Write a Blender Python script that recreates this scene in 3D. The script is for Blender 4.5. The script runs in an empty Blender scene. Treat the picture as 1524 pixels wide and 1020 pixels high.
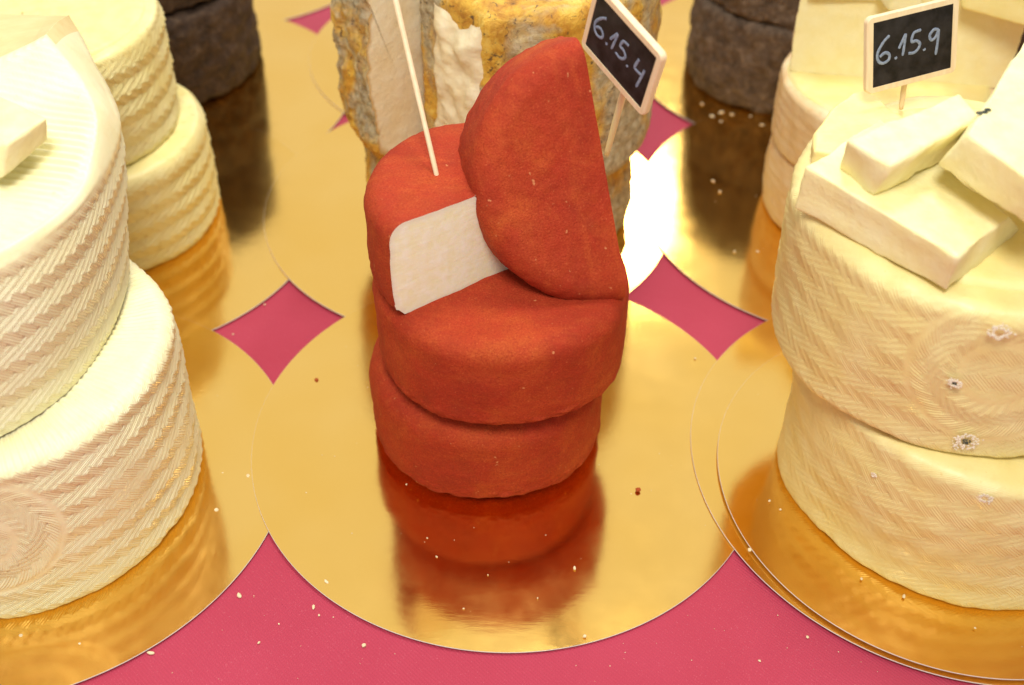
import bpy, bmesh, math, random
import numpy as np
from mathutils import Vector, Matrix

random.seed(7)
rng = np.random.default_rng(7)
scene = bpy.context.scene
COL = scene.collection
R = math.radians

# ------------------------------------------------------------------ camera
CAM_H, PITCH, ROLL = 0.42895525, 0.73432215, -0.01533242
fwd = Vector((0, math.cos(PITCH), -math.sin(PITCH)))
upv = Vector((0, math.sin(PITCH), math.cos(PITCH)))
rgt = Vector((1, 0, 0))
right = rgt * math.cos(ROLL) - upv * math.sin(ROLL)
cup = rgt * math.sin(ROLL) + upv * math.cos(ROLL)
cd = bpy.data.cameras.new('camera')
cam = bpy.data.objects.new('camera', cd)
COL.objects.link(cam)
M = Matrix((right, cup, -fwd)).transposed().to_4x4()
M.translation = Vector((0, 0, CAM_H))
cam.matrix_world = M
cd.sensor_width = 36.0
cd.lens = 36.0 * 1767.51394 / 1524.0
cd.clip_start = 0.01
cd.clip_end = 50
cd.dof.use_dof = True
cd.dof.focus_distance = 0.515
cd.dof.aperture_fstop = 7.5
scene.camera = cam

# ------------------------------------------------------------------ light
world = bpy.data.worlds.new('World')
scene.world = world
world.use_nodes = True
bg = world.node_tree.nodes['Background']
bg.inputs[0].default_value = (1.0, 0.965, 0.89, 1)
bg.inputs[1].default_value = 0.42

def lamp(name, loc, target, size, power, col=(1, 0.95, 0.87), shape='DISK'):
    d = bpy.data.lights.new(name, 'AREA')
    d.shape = shape
    d.size = size
    d.energy = power
    d.color = col
    o = bpy.data.objects.new(name, d)
    COL.objects.link(o)
    o.location = loc
    o.rotation_euler = (Vector(target) - Vector(loc)).to_track_quat('-Z', 'Y').to_euler()
    return o

lamp('overhead_lamp', (0.12, 0.86, 1.50), (0.0, 0.45, 0.05), 0.40, 9.0)
# area lamp added above the camera, standing in for its flash
lamp('flash_fill', (-0.04, -0.10, 1.02), (0.0, 0.45, 0.05), 0.34, 7.6, (1, 0.975, 0.92))
# big softbox added behind the stall for an unseen awning, mirrored in the foil
softbox = lamp('back_softbox', (0.0, 2.05, 1.75), (0.0, 0.5, 0.0), 3.8, 11.5, (1, 0.965, 0.89), 'RECTANGLE')
softbox.data.size_y = 2.7
# the bright lamp behind the stall whose mirror image burns out on the boards
hot_p = Vector((0.0765, 0.595, 0.0))
hot_n = Vector((0.0045, -0.0030, 1)).normalized()
hot_d = (hot_p - Vector((0, 0, CAM_H))).normalized()
hot_r = hot_d - 2 * hot_d.dot(hot_n) * hot_n
sl = lamp('stall_lamp', hot_p + hot_r * 1.5, hot_p, 0.080, 2.4, (1, 0.96, 0.86), 'ELLIPSE')
sl.data.size_y = 0.20

vs = scene.view_settings
vs.view_transform = 'Standard'
vs.look = 'None'
vs.exposure = 0.24
vs.gamma = 1.0
scene.display_settings.display_device = 'sRGB'

# ------------------------------------------------------------------ helpers
def link_mesh(name, me, parent=None, mat=None):
    o = bpy.data.objects.new(name, me)
    COL.objects.link(o)
    if parent is not None:
        o.parent = parent
    if mat is not None:
        me.materials.clear()
        me.materials.append(mat)
    return o

def mesh_from(verts, faces, name='mesh', smooth=True):
    me = bpy.data.meshes.new(name)
    me.from_pydata([tuple(v) for v in verts], [], [tuple(f) for f in faces])
    if smooth:
        me.polygons.foreach_set('use_smooth', np.ones(len(me.polygons), dtype=bool))
    me.update()
    return me

def thing(name, label, cat, loc=(0, 0, 0), group=None):
    o = bpy.data.objects.new(name, None)
    COL.objects.link(o)
    o.location = loc
    o.empty_display_size = 0.01
    o['label'] = label
    o['category'] = cat
    if group:
        o['group'] = group
    return o

def tag(o, label, cat, group=None):
    o['label'] = label
    o['category'] = cat
    if group:
        o['group'] = group
    return o

_nzc = {}
def nz(P, freq, seed=0, n=20):
    """smooth pseudo noise in about -1..1 at points P (N,3)"""
    key = (seed, n)
    if key not in _nzc:
        g = np.random.default_rng(1000 + seed)
        k = g.normal(size=(n, 3))
        k /= np.linalg.norm(k, axis=1)[:, None]
        k *= g.uniform(0.6, 1.4, size=(n, 1))
        _nzc[key] = (k, g.uniform(0, 6.283, n))
    k, ph = _nzc[key]
    return np.sin(P @ (k.T * freq * 6.283) + ph).sum(1) / (n ** 0.5) * 0.8

def profile(r, h, rb, rt, bulge=0.0, dome=0.0, step=0.001, flat_step=0.003, cham=None):
    """closed profile from the bottom centre to the top centre: list of (radius, z)"""
    p = []
    def seg(a, b, s):
        n = max(2, int(math.hypot(b[0] - a[0], b[1] - a[1]) / s))
        for i in range(n):
            t = i / n
            p.append((a[0] + (b[0] - a[0]) * t, a[1] + (b[1] - a[1]) * t))
    seg((0.0005, 0), (r - (rb if cham is None else cham + rb), 0), flat_step)
    n = max(4, int(rb * 1.57 / step))
    if cham is not None:
        # undercut below a crisp lower edge
        seg((r - cham - rb, 0), (r - cham, 0.0004), flat_step)
        seg((r - cham, 0.0004), (r - 0.0016, rb), step * 0.7)
        seg((r - 0.0016, rb), (r - 0.0004, rb + 0.0007), step * 0.5)
        seg((r - 0.0004, rb + 0.0007), (r, rb + 0.003), step * 0.7)
        seg((r, rb + 0.003), (r, h - rt), step)
    else:
        for i in range(n):
            a = -math.pi / 2 + math.pi / 2 * i / n
            p.append((r - rb + rb * math.cos(a), rb + rb * math.sin(a)))
        seg((r, rb), (r, h - rt), step)
    n = max(4, int(rt * 1.57 / step))
    for i in range(n):
        a = math.pi / 2 * i / n
        p.append((r - rt + rt * math.cos(a), h - rt + rt * math.sin(a)))
    seg((r - rt, h), (0.0005, h), flat_step)
    p.append((0.0005, h))
    p = np.array(p)
    zz = p[:, 1] / h
    p[:, 0] += bulge * (4 * zz * (1 - zz)) * (p[:, 0] / r) ** 3
    p[:, 1] += dome * np.clip(1 - (p[:, 0] / r) ** 2, 0, 1) * np.where(zz > 0.5, 1, 0)
    return p

def grid_faces(m, n, closed):
    j = np.arange(n if closed else n - 1)
    i = np.arange(m - 1)
    I, J = np.meshgrid(i, j, indexing='ij')
    J2 = (J + 1) % n
    f = np.stack([I * n + J, I * n + J2, (I + 1) * n + J2, (I + 1) * n + J], -1).reshape(-1, 4)
    return f.tolist()

def revolve(prof, n, disp=None, a0=0.0, a1=None):
    """revolve a profile; disp(P, th, prof_index_arrays) gives an offset along the normal"""
    closed = a1 is None
    th = np.linspace(a0, a0 + 2 * math.pi, n, endpoint=False) if closed else np.linspace(a0, a1, n)
    m = len(prof)
    t = np.gradient(prof, axis=0)
    t /= np.linalg.norm(t, axis=1)[:, None] + 1e-12
    nr, nzv = t[:, 1], -t[:, 0]
    c, s = np.cos(th), np.sin(th)
    P = np.stack([prof[:, 0:1] * c, prof[:, 0:1] * s, np.repeat(prof[:, 1:2], n, 1)], -1)
    N = np.stack([nr[:, None] * c, nr[:, None] * s, np.repeat(nzv[:, None], n, 1)], -1)
    if disp is not None:
        TH = np.broadcast_to(th, (m, n)).reshape(-1)
        RR = np.repeat(prof[:, 0], n)
        ZZ = np.repeat(prof[:, 1], n)
        SIDE = np.repeat(np.clip(nr, 0, 1), n)
        TOP = np.repeat(np.clip(nzv, 0, 1), n)
        d = disp(P.reshape(-1, 3), TH, RR, ZZ, SIDE, TOP)
        P = P + N * d.reshape(m, n, 1)
    return P, closed

def revolve_mesh(name, prof, n, disp=None, a0=0.0, a1=None):
    P, closed = revolve(prof, n, disp, a0, a1)
    m, n = P.shape[:2]
    me = mesh_from(P.reshape(-1, 3), grid_faces(m, n, closed), name)
    if disp is not None and hasattr(disp, 'u'):
        rind_coords(me, disp.u, disp.z, disp.a)
    return me, P

def cap_mesh(loop, name='cut_face'):
    """flat cut face closing the boundary loop (list of points)"""
    return mesh_from(loop, [tuple(range(len(loop)))], name, smooth=False)

def bisect(me, co, no, name):
    """cut a mesh by a plane, drop the side the normal points to; return (rind, face) meshes"""
    bm = bmesh.new()
    bm.from_mesh(me)
    g = bmesh.ops.bisect_plane(bm, geom=bm.verts[:] + bm.edges[:] + bm.faces[:], dist=1e-6,
                               plane_co=co, plane_no=no, clear_outer=True)
    edges = [e for e in g['geom_cut'] if isinstance(e, bmesh.types.BMEdge)]
    adj = {}
    for e in edges:
        a, b = e.verts
        adj.setdefault(a, []).append(b)
        adj.setdefault(b, []).append(a)
    start = edges[0].verts[0]
    ends = [v for v in adj if len(adj[v]) == 1]
    if ends:
        start = ends[0]
    loop, prev, cur = [start], None, start
    while True:
        nxt = [v for v in adj[cur] if v is not prev and (v is start or v not in seen)] if prev is not None else adj[cur][:1]
        if prev is None:
            seen = {start}
        if not nxt or nxt[0] is start:
            break
        prev, cur = cur, nxt[0]
        if cur in seen:
            break
        seen.add(cur)
        loop.append(cur)
    pts = [v.co.copy() for v in loop]
    out = bpy.data.meshes.new(name)
    bm.to_mesh(out)
    bm.free()
    out.polygons.foreach_set('use_smooth', np.ones(len(out.polygons), dtype=bool))
    return out, pts

def clip_loop(pts, f):
    """keep the part of a closed loop where f(p) >= 0"""
    out = []
    for i, p in enumerate(pts):
        q = pts[(i + 1) % len(pts)]
        a, b = f(p), f(q)
        if a >= 0:
            out.append(p)
        if (a >= 0) != (b >= 0):
            out.append(p + (q - p) * (a / (a - b)))
    return out

def face_grid(pts, name, rings=7, bulge=0.0, rough=0.0, seed=1, nrm=None):
    """cut face as rings shrinking to the middle, slightly uneven, so it is not a perfect plane"""
    P = np.array([tuple(p) for p in pts])
    # drop points closer than 0.6 mm
    keep = [0]
    for i in range(1, len(P)):
        if np.linalg.norm(P[i] - P[keep[-1]]) > 0.0006:
            keep.append(i)
    P = P[keep]
    c = P.mean(0)
    if nrm is None:
        nrm = np.cross(P[len(P) // 4] - c, P[0] - c)
        nrm = nrm / np.linalg.norm(nrm)
    nrm = np.array(nrm, float)
    n = len(P)
    V, dep = [], []
    for f in (0, 0.02, 0.045, 0.08, 0.12, 0.2, 0.4, 0.7, 0.97):
        V.append(P + (c - P) * f)
        dep.append(np.full(n, min(1.0, f / 0.12)))
    rings = len(V)
    V = np.concatenate(V + [c[None]])
    dep = np.concatenate(dep + [[1.0]])
    F = grid_faces(rings, n, True)
    last = (rings - 1) * n
    for j in range(n):
        F.append((last + j, last + (j + 1) % n, rings * n))
    me = mesh_from(V, F, name, smooth=False)
    at = me.attributes.new('paste_depth', 'FLOAT', 'POINT')
    at.data.foreach_set('value', dep.astype(np.float32))
    return me

# ------------------------------------------------------------------ materials
class NT:
    def __init__(self, name):
        self.m = bpy.data.materials.new(name)
        self.m.use_nodes = True
        self.t = self.m.node_tree
        self.b = self.t.nodes['Principled BSDF']
        self.co = self.t.nodes.new('ShaderNodeTexCoord')
    def n(self, kind, **kw):
        nd = self.t.nodes.new(kind)
        for k, v in kw.items():
            setattr(nd, k, v)
        return nd
    def l(self, a, b):
        self.t.links.new(a, b)
    def mapping(self, scale=(1, 1, 1), rot=(0, 0, 0), src='Object'):
        mp = self.n('ShaderNodeMapping')
        mp.inputs['Scale'].default_value = scale
        mp.inputs['Rotation'].default_value = rot
        self.l(self.co.outputs[src], mp.inputs[0])
        return mp.outputs[0]
    def noise(self, scale, detail=4, rough=0.55, vec=None, dist=0.0):
        nd = self.n('ShaderNodeTexNoise')
        nd.inputs['Scale'].default_value = scale
        nd.inputs['Detail'].default_value = detail
        nd.inputs['Roughness'].default_value = rough
        nd.inputs['Distortion'].default_value = dist
        self.l(vec if vec is not None else self.co.outputs['Object'], nd.inputs['Vector'])
        return nd.outputs[0]
    def voronoi(self, scale, vec=None, feature='F1'):
        nd = self.n('ShaderNodeTexVoronoi', feature=feature)
        nd.inputs['Scale'].default_value = scale
        self.l(vec if vec is not None else self.co.outputs['Object'], nd.inputs['Vector'])
        return nd.outputs['Distance']
    def ramp(self, fac, stops, interp='LINEAR'):
        nd = self.n('ShaderNodeValToRGB')
        cr = nd.color_ramp
        cr.interpolation = interp
        while len(cr.elements) > 1:
            cr.elements.remove(cr.elements[-1])
        for i, (p, c) in enumerate(stops):
            e = cr.elements[0] if i == 0 else cr.elements.new(p)
            e.position = p
            e.color = (c[0], c[1], c[2], 1) if not isinstance(c, float) else (c, c, c, 1)
        self.l(fac, nd.inputs[0])
        return nd.outputs[0]
    def mix(self, fac, a, b, blend='MIX'):
        nd = self.n('ShaderNodeMix', data_type='RGBA', blend_type=blend)
        for sock, v in ((nd.inputs[0], fac), (nd.inputs[6], a), (nd.inputs[7], b)):
            if isinstance(v, (int, float)):
                sock.default_value = v
            elif isinstance(v, tuple):
                sock.default_value = (v[0], v[1], v[2], 1)
            else:
                self.l(v, sock)
        return nd.outputs[2]
    def math(self, op, a, b=0.5):
        nd = self.n('ShaderNodeMath', operation=op)
        for sock, v in ((nd.inputs[0], a), (nd.inputs[1], b)):
            if isinstance(v, (int, float)):
                sock.default_value = v
            else:
                self.l(v, sock)
        return nd.outputs[0]
    def bump(self, h, strength=0.3, dist=0.001, prev=None):
        nd = self.n('ShaderNodeBump')
        nd.inputs['Strength'].default_value = strength
        nd.inputs['Distance'].default_value = dist
        self.l(h, nd.inputs['Height'])
        if prev is not None:
            self.l(prev, nd.inputs['Normal'])
        return nd.outputs[0]
    def set(self, **kw):
        for k, v in kw.items():
            k = k.replace('_', ' ')
            s = self.b.inputs[k]
            if isinstance(v, (int, float)):
                s.default_value = v
            elif isinstance(v, tuple):
                s.default_value = (v[0], v[1], v[2], 1) if len(v) == 3 and s.type == 'RGBA' else v
            else:
                self.l(v, s)
        return self

def m_orange():
    m = NT('paprika_rind')
    big = m.noise(32, 3, 0.5, dist=0.6)
    mid = m.noise(120, 4, 0.6)
    st = m.noise(1.0, 4, 0.6, m.mapping((60, 60, 260)))
    base = m.ramp(big, [(0.28, (0.30, 0.027, 0.010)), (0.46, (0.36, 0.039, 0.011)), (0.62, (0.42, 0.058, 0.013)), (0.80, (0.52, 0.105, 0.019))])
    c = m.mix(m.ramp(mid, [(0.35, 0.55), (0.62, 0.0)]), base, (0.42, 0.035, 0.012))
    c = m.mix(m.ramp(st, [(0.58, 0.0), (0.85, 0.15)]), c, (0.75, 0.22, 0.035))
    lon = m.noise(1.0, 4, 0.6, m.mapping((22, 110, 110)), 0.3)
    c = m.mix(m.ramp(lon, [(0.52, 0.0), (0.78, 0.22)]), c, (0.70, 0.165, 0.032))
    c = m.mix(m.ramp(lon, [(0.25, 0.25), (0.46, 0.0)]), c, (0.44, 0.040, 0.014))
    gr = m.noise(1150, 3, 0.7)
    c = m.mix(m.ramp(gr, [(0.34, 0.6), (0.52, 0.0)]), c, (0.27, 0.020, 0.008))
    c = m.mix(m.ramp(gr, [(0.60, 0.0), (0.78, 0.45)]), c, (0.72, 0.23, 0.08))
    chip = m.noise(240, 2, 0.5)
    c = m.mix(m.ramp(chip, [(0.73, 0.0), (0.77, 0.55)]), c, (0.78, 0.36, 0.15))
    b = m.bump(m.noise(1100, 3, 0.65), 0.6, 0.0007)
    b = m.bump(m.noise(260, 4, 0.6), 0.35, 0.0012, b)
    m.set(Base_Color=c, Roughness=0.78, Normal=b, Specular_IOR_Level=0.22)
    return m.m

def m_paste(name, col, col2, sss=0.12, rough=0.42, scale=160, bump=0.2, border=None):
    m = NT(name)
    a = m.noise(scale, 5, 0.6)
    b = m.noise(scale * 5, 3, 0.6)
    c = m.mix(m.ramp(a, [(0.35, 0.0), (0.68, 1.0)]), col, col2)
    if border is not None:
        at = m.n('ShaderNodeAttribute', attribute_name='paste_depth')
        c = m.mix(m.ramp(at.outputs['Fac'], [(0.15, 1.0), (0.95, 0.0)]), c, border)
    n = m.bump(b, bump, 0.0006)
    n = m.bump(a, bump * 1.3, 0.0015, n)
    n = m.bump(m.noise(1.0, 3, 0.6, m.mapping((90, 90, 700), (0.25, 0.1, 0.4))), 0.22, 0.0005, n)
    eye = m.ramp(m.noise(330, 1, 0.4), [(0.70, 0.0), (0.76, 1.0)])
    n = m.bump(eye, -0.5, 0.0009, n)
    edge = m.noise(28, 3, 0.5)
    c = m.mix(m.ramp(edge, [(0.5, 0.0), (0.75, 0.35)]), c, tuple(x * k for x, k in zip(col, (1.0, 0.93, 0.78))))
    m.set(Base_Color=c, Roughness=rough, Normal=n, Subsurface_Weight=sss, Subsurface_Scale=0.006,
          Specular_IOR_Level=0.4)
    m.b.inputs['Subsurface Radius'].default_value = (1.0, 0.7, 0.35)
    return m.m

def m_wax(name, col, col2, dirt, rough=0.36, sss=0.15, coat=0.15, dirt_amt=0.35, hatch=None):
    m = NT(name)
    a = m.noise(40, 4, 0.55, dist=0.4)
    c = m.mix(m.ramp(a, [(0.35, 0.0), (0.66, 1.0)]), col, col2)
    d = m.noise(170, 5, 0.65)
    c = m.mix(m.ramp(d, [(0.52, 0.0), (0.75, dirt_amt)]), c, dirt)
    sp = m.noise(420, 2, 0.5)
    c = m.mix(m.ramp(sp, [(0.70, 0.0), (0.78, 0.5)]), c, dirt)
    n = m.bump(m.noise(700, 3, 0.6), 0.22, 0.0006)
    n = m.bump(m.noise(150, 3, 0.55), 0.2, 0.001, n)
    if hatch is not None:
        rh, lam, st, jag = hatch
        u, z, am = [m.n('ShaderNodeAttribute', attribute_name=k).outputs['Fac'] for k in ('rind_u', 'rind_z', 'rind_hatch')]
        zg = m.math('FRACT', m.math('DIVIDE', u, lam * 4.2), 0.0)
        zg = m.math('MINIMUM', m.math('DIVIDE', zg, 0.72), m.math('DIVIDE', m.math('SUBTRACT', 1.0, zg), 0.28))
        q0 = m.math('ADD', m.math('DIVIDE', z, rh), 0.3)
        q = m.math('ADD', q0, m.math('MULTIPLY', m.math('SUBTRACT', zg, 0.5), jag))
        fr = m.math('SUBTRACT', q0, m.math('FLOOR', q, 0.0))
        odd = m.math('MODULO', m.math('FLOOR', q, 0.0), 2.0)
        sg = m.math('SUBTRACT', 1.0, m.math('MULTIPLY', odd, 3.2))
        ph = m.math('ADD', u, m.math('MULTIPLY', sg, m.math('MULTIPLY', m.math('SUBTRACT', fr, 0.5), rh)))
        ph = m.math('ADD', ph, m.math('MULTIPLY', m.noise(90, 2), 0.0014))
        wv = m.math('SINE', m.math('MULTIPLY', ph, 2 * math.pi / lam), 0.0)
        wv = m.math('MULTIPLY', m.math('ADD', m.math('MULTIPLY', wv, 0.5), 0.5), am)
        wv = m.math('MULTIPLY', wv, m.ramp(m.noise(38, 2), [(0.3, 0.45), (0.6, 1.0)]))
        n = m.bump(wv, st, 0.0006, n)
    rr = m.ramp(m.noise(90, 3, 0.6), [(0.3, rough - 0.1), (0.7, rough + 0.14)])
    m.set(Base_Color=c, Roughness=rr, Normal=n, Subsurface_Weight=sss, Subsurface_Scale=0.006,
          Coat_Weight=coat, Coat_Roughness=0.22, Specular_IOR_Level=0.5)
    m.b.inputs['Subsurface Radius'].default_value = (0.9, 0.7, 0.35)
    return m.m

def m_dark(name, a, b, c):
    m = NT(name)
    n1 = m.noise(110, 6, 0.7, dist=0.5)
    n2 = m.noise(420, 4, 0.65)
    col = m.ramp(n1, [(0.32, a), (0.52, b), (0.72, c)])
    col = m.mix(m.ramp(n2, [(0.55, 0.0), (0.78, 0.7)]), col, c)
    nn = m.bump(n2, 0.5, 0.001)
    nn = m.bump(n1, 0.6, 0.003, nn)
    m.set(Base_Color=col, Roughness=0.72, Normal=nn, Specular_IOR_Level=0.3)
    return m.m

def m_aged():
    m = NT('mouldy_ochre_rind')
    n0 = m.noise(22, 4, 0.6, dist=0.8)
    n1 = m.noise(70, 6, 0.68, dist=0.7)
    n2 = m.noise(190, 5, 0.7)
    st = m.noise(1.0, 5, 0.65, m.mapping((110, 110, 34)))
    c = m.ramp(n1, [(0.26, (0.20, 0.08, 0.014)), (0.40, (0.52, 0.24, 0.028)), (0.54, (0.72, 0.42, 0.055)), (0.70, (0.82, 0.60, 0.14))])
    c = m.mix(m.ramp(st, [(0.5, 0.0), (0.72, 0.55)]), c, (0.24, 0.085, 0.015))
    c = m.mix(m.ramp(n0, [(0.45, 0.0), (0.60, 0.85)]), c, m.ramp(n2, [(0.3, (0.16, 0.14, 0.10)), (0.5, (0.42, 0.38, 0.27)), (0.72, (0.66, 0.62, 0.46))]))
    blk = m.noise(260, 4, 0.7, dist=1.0)
    c = m.mix(m.ramp(blk, [(0.59, 0.0), (0.67, 0.85)]), c, (0.045, 0.035, 0.03))
    nn = m.bump(n2, 0.55, 0.0015)
    nn = m.bump(n1, 0.6, 0.004, nn)
    m.set(Base_Color=c, Roughness=0.6, Normal=nn, Specular_IOR_Level=0.35)
    return m.m

def m_gold():
    m = NT('gold_foil')
    tone = m.noise(14, 2, 0.5)
    c = m.mix(m.ramp(tone, [(0.35, 0.0), (0.65, 1.0)]), (0.92, 0.575, 0.135), (0.94, 0.605, 0.165))
    cr = m.noise(1.0, 5, 0.65, m.mapping((90, 340, 200)))
    fine = m.noise(1.0, 3, 0.6, m.mapping((500, 1900, 500)))
    n = m.bump(m.noise(46, 2, 0.5), 0.012, 0.003)
    n = m.bump(cr, 0.016, 0.0016, n)
    n = m.bump(fine, 0.02, 0.0003, n)
    rr = m.ramp(m.noise(60, 4, 0.65), [(0.3, 0.095), (0.7, 0.145)])
    m.set(Base_Color=c, Metallic=1.0, Roughness=rr, Normal=n)
    return m.m

def m_card():
    m = NT('grey_card_edge')
    c = m.mix(m.noise(300, 3), (0.66, 0.61, 0.56), (0.80, 0.75, 0.68))
    m.set(Base_Color=c, Roughness=0.5)
    return m.m

def m_cloth():
    m = NT('pink_woven_cloth')
    d1 = m.n('ShaderNodeTexWave', wave_type='BANDS', bands_direction='DIAGONAL', wave_profile='SIN')
    d1.inputs['Scale'].default_value = 330
    d1.inputs['Distortion'].default_value = 0.9
    d1.inputs['Detail'].default_value = 2
    d1.inputs['Detail Scale'].default_value = 1.5
    m.l(m.mapping((1, 1, 0)), d1.inputs['Vector'])
    w2 = m.n('ShaderNodeTexWave', wave_type='BANDS', bands_direction='X', wave_profile='SIN')
    w2.inputs['Scale'].default_value = 420
    w2.inputs['Distortion'].default_value = 0.6
    m.l(m.mapping((1, 1, 0)), w2.inputs['Vector'])
    h = m.math('ADD', d1.outputs[1], m.math('MULTIPLY', w2.outputs[1], 0.6))
    tone = m.noise(9, 3, 0.55)
    c = m.mix(m.ramp(tone, [(0.35, 0.0), (0.65, 1.0)]), (0.42, 0.033, 0.070), (0.465, 0.043, 0.090))
    c = m.mix(m.ramp(h, [(0.2, 0.30), (0.9, 0.0)]), c, (0.37, 0.032, 0.06))
    fz = m.noise(1600, 2, 0.6)
    c = m.mix(m.ramp(fz, [(0.62, 0.0), (0.80, 0.35)]), c, (0.85, 0.30, 0.36))
    n = m.bump(h, 0.35, 0.0005)
    n = m.bump(m.noise(30, 3), 0.25, 0.004, n)
    m.set(Base_Color=c, Roughness=0.7, Normal=n, Sheen_Weight=0.15, Specular_IOR_Level=0.3)
    return m.m

def m_wood(name, a, b, sc=(400, 400, 60)):
    m = NT(name)
    g = m.noise(1.0, 5, 0.6, m.mapping(sc))
    c = m.mix(m.ramp(g, [(0.35, 0.0), (0.68, 1.0)]), a, b)
    m.set(Base_Color=c, Roughness=0.5, Normal=m.bump(g, 0.15, 0.0004))
    return m.m

def m_plain(name, a, b, sc=200, rough=0.6, bump=0.1):
    m = NT(name)
    g = m.noise(sc, 4, 0.6)
    c = m.mix(m.ramp(g, [(0.35, 0.0), (0.68, 1.0)]), a, b)
    m.set(Base_Color=c, Roughness=rough, Normal=m.bump(g, bump, 0.0006), Specular_IOR_Level=0.2)
    return m.m

ORANGE = m_orange()
PASTE_WHITE = m_paste('white_goat_paste', (0.87, 0.86, 0.55), (0.92, 0.93, 0.76), 0.14, 0.30, 210, 0.12, (0.82, 0.80, 0.62))
PASTE_CREAM = m_paste('cream_paste', (0.87, 0.775, 0.38), (0.90, 0.83, 0.48), 0.06, 0.48, 130, 0.3)
PASTE_YELLOW = m_paste('yellow_paste', (0.86, 0.72, 0.28), (0.90, 0.78, 0.36), 0.15, 0.45, 90, 0.15)
PASTE_DEEP = m_paste('deep_yellow_paste', (0.76, 0.60, 0.27), (0.82, 0.68, 0.34), 0.06, 0.45, 90, 0.15)
PASTE_AGED = m_paste('aged_cream_paste', (0.84, 0.70, 0.42), (0.90, 0.81, 0.58), 0.05, 0.5, 70, 0.5)
PASTE_AGED_EDGE = m_paste('aged_cream_paste_by_the_rind', (0.84, 0.70, 0.42), (0.90, 0.81, 0.58), 0.05, 0.5, 70, 0.5, (0.58, 0.36, 0.12))
WAX_PALE = m_wax('pale_pressed_rind', (0.87, 0.815, 0.475), (0.90, 0.86, 0.55), (0.80, 0.66, 0.32), 0.42, 0.06, 0.06, 0.25, (0.0066, 0.00155, 0.50, 0.50))
WAX_TAN = m_wax('waxy_tan_rind', (0.82, 0.685, 0.275), (0.865, 0.755, 0.36), (0.72, 0.53, 0.18), 0.40, 0.05, 0.06, 0.30, (0.0066, 0.00155, 0.36, 0.50))
WAX_YELLOW = m_wax('yellow_pressed_rind', (0.81, 0.71, 0.29), (0.85, 0.77, 0.38), (0.56, 0.38, 0.10), 0.42, 0.04, 0.05, 0.45, (0.0063, 0.0018, 0.6, 0.50))
WASHED = m_wax('washed_beige_rind', (0.74, 0.52, 0.25), (0.82, 0.66, 0.40), (0.60, 0.34, 0.12), 0.42, 0.12, 0.1, 0.45)
DARK_BROWN = m_dark('dark_brown_rind', (0.022, 0.012, 0.008), (0.055, 0.031, 0.018), (0.13, 0.082, 0.048))
DARK_GREY = m_dark('dark_grey_rind', (0.050, 0.033, 0.021), (0.12, 0.080, 0.052), (0.25, 0.185, 0.13))
AGED = m_aged()
GOLD = m_gold()
CARD = m_card()
CLOTH = m_cloth()
WOOD = m_wood('pale_birch_wood', (0.80, 0.60, 0.36), (0.86, 0.70, 0.46))
SLATE = m_plain('black_chalkboard', (0.009, 0.007, 0.006), (0.032, 0.027, 0.027), 130, 0.5, 0.1)
CHALK = m_plain('bluish_chalk_pen', (0.17, 0.21, 0.30), (0.30, 0.34, 0.43), 900, 0.8, 0.3)
CRUMB = m_plain('pale_crumb', (0.74, 0.60, 0.34), (0.86, 0.76, 0.52), 700, 0.6, 0.3)
CRUMB_RED = m_plain('red_brown_crumb', (0.30, 0.05, 0.01), (0.45, 0.09, 0.02), 700, 0.7, 0.3)
MOULD_WHITE = m_plain('white_mould', (0.84, 0.77, 0.56), (0.90, 0.86, 0.72), 900, 0.85, 0.5)
MOULD_DARK = m_plain('dark_mould', (0.04, 0.045, 0.04), (0.12, 0.13, 0.10), 900, 0.9, 0.5)

# ------------------------------------------------------------------ tablecloth
CLOTH_Z = -0.0016
def build_cloth():
    nx, ny = 160, 160
    xs = np.linspace(-1.6, 1.6, nx)
    ys = np.linspace(-0.35, 2.6, ny)
    X, Y = np.meshgrid(xs, ys)
    P = np.stack([X, Y, np.zeros_like(X)], -1).reshape(-1, 3)
    P[:, 2] = CLOTH_Z - 0.0003 - 0.00025 * (1 + nz(P * [1, 1, 0], 5, 3))
    o = link_mesh('tablecloth', mesh_from(P, grid_faces(ny, nx, False), 'tablecloth'), None, CLOTH)
    tag(o, 'pink woven tablecloth under all the gold cake boards', 'tablecloth')
build_cloth()

# ------------------------------------------------------------------ gold cake boards
TA, TB = 0.0045, 0.0030     # each board laps over its left neighbour and the one behind
TILT = Matrix(((1, 0, -TA), (0, 1, TB), (TA, -TB, 1)))
def board_mesh(rad, th=0.0007):
    n = 256
    a = np.linspace(0, 2 * math.pi, n, endpoint=False)
    wob = 1 + 0.0006 * np.sin(3 * a + 1) + 0.0004 * np.sin(7 * a)
    def ring(r, z):
        return np.stack([r * wob * np.cos(a), r * wob * np.sin(a), np.full(n, z)], -1)
    rings = [ring(0.0004, 0)] + [ring(rad * f, 0) for f in (0.2, 0.4, 0.6, 0.8, 0.95)] + [ring(rad - 0.00015, 0)]
    foil = mesh_from(np.concatenate(rings), grid_faces(len(rings), n, True), 'foil_top')
    rings = [ring(rad - 0.00015, -0.00002), ring(rad - 0.00005, -0.00008), ring(rad, -0.00025), ring(rad, -th + 0.0002), ring(rad - 0.0003, -th), ring(0.0004, -th)]
    card = mesh_from(np.concatenate(rings), grid_faces(len(rings), n, True), 'card_edge')
    return foil, card
BF, BC = board_mesh(0.125)
SF, SC = board_mesh(0.1088)
def board(x, y, label, meshes=(BF, BC), z=0.0):
    t = thing('cake_board', label, 'cake board', (x, y, z), 'round gold cake boards on the table')
    t.rotation_euler = (-TB * -1.0 * 1.0, TA, 0) if False else (TB, TA, 0)
    link_mesh('foil_top', meshes[0], t, GOLD)
    link_mesh('card_edge', meshes[1], t, CARD)
    return t
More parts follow.
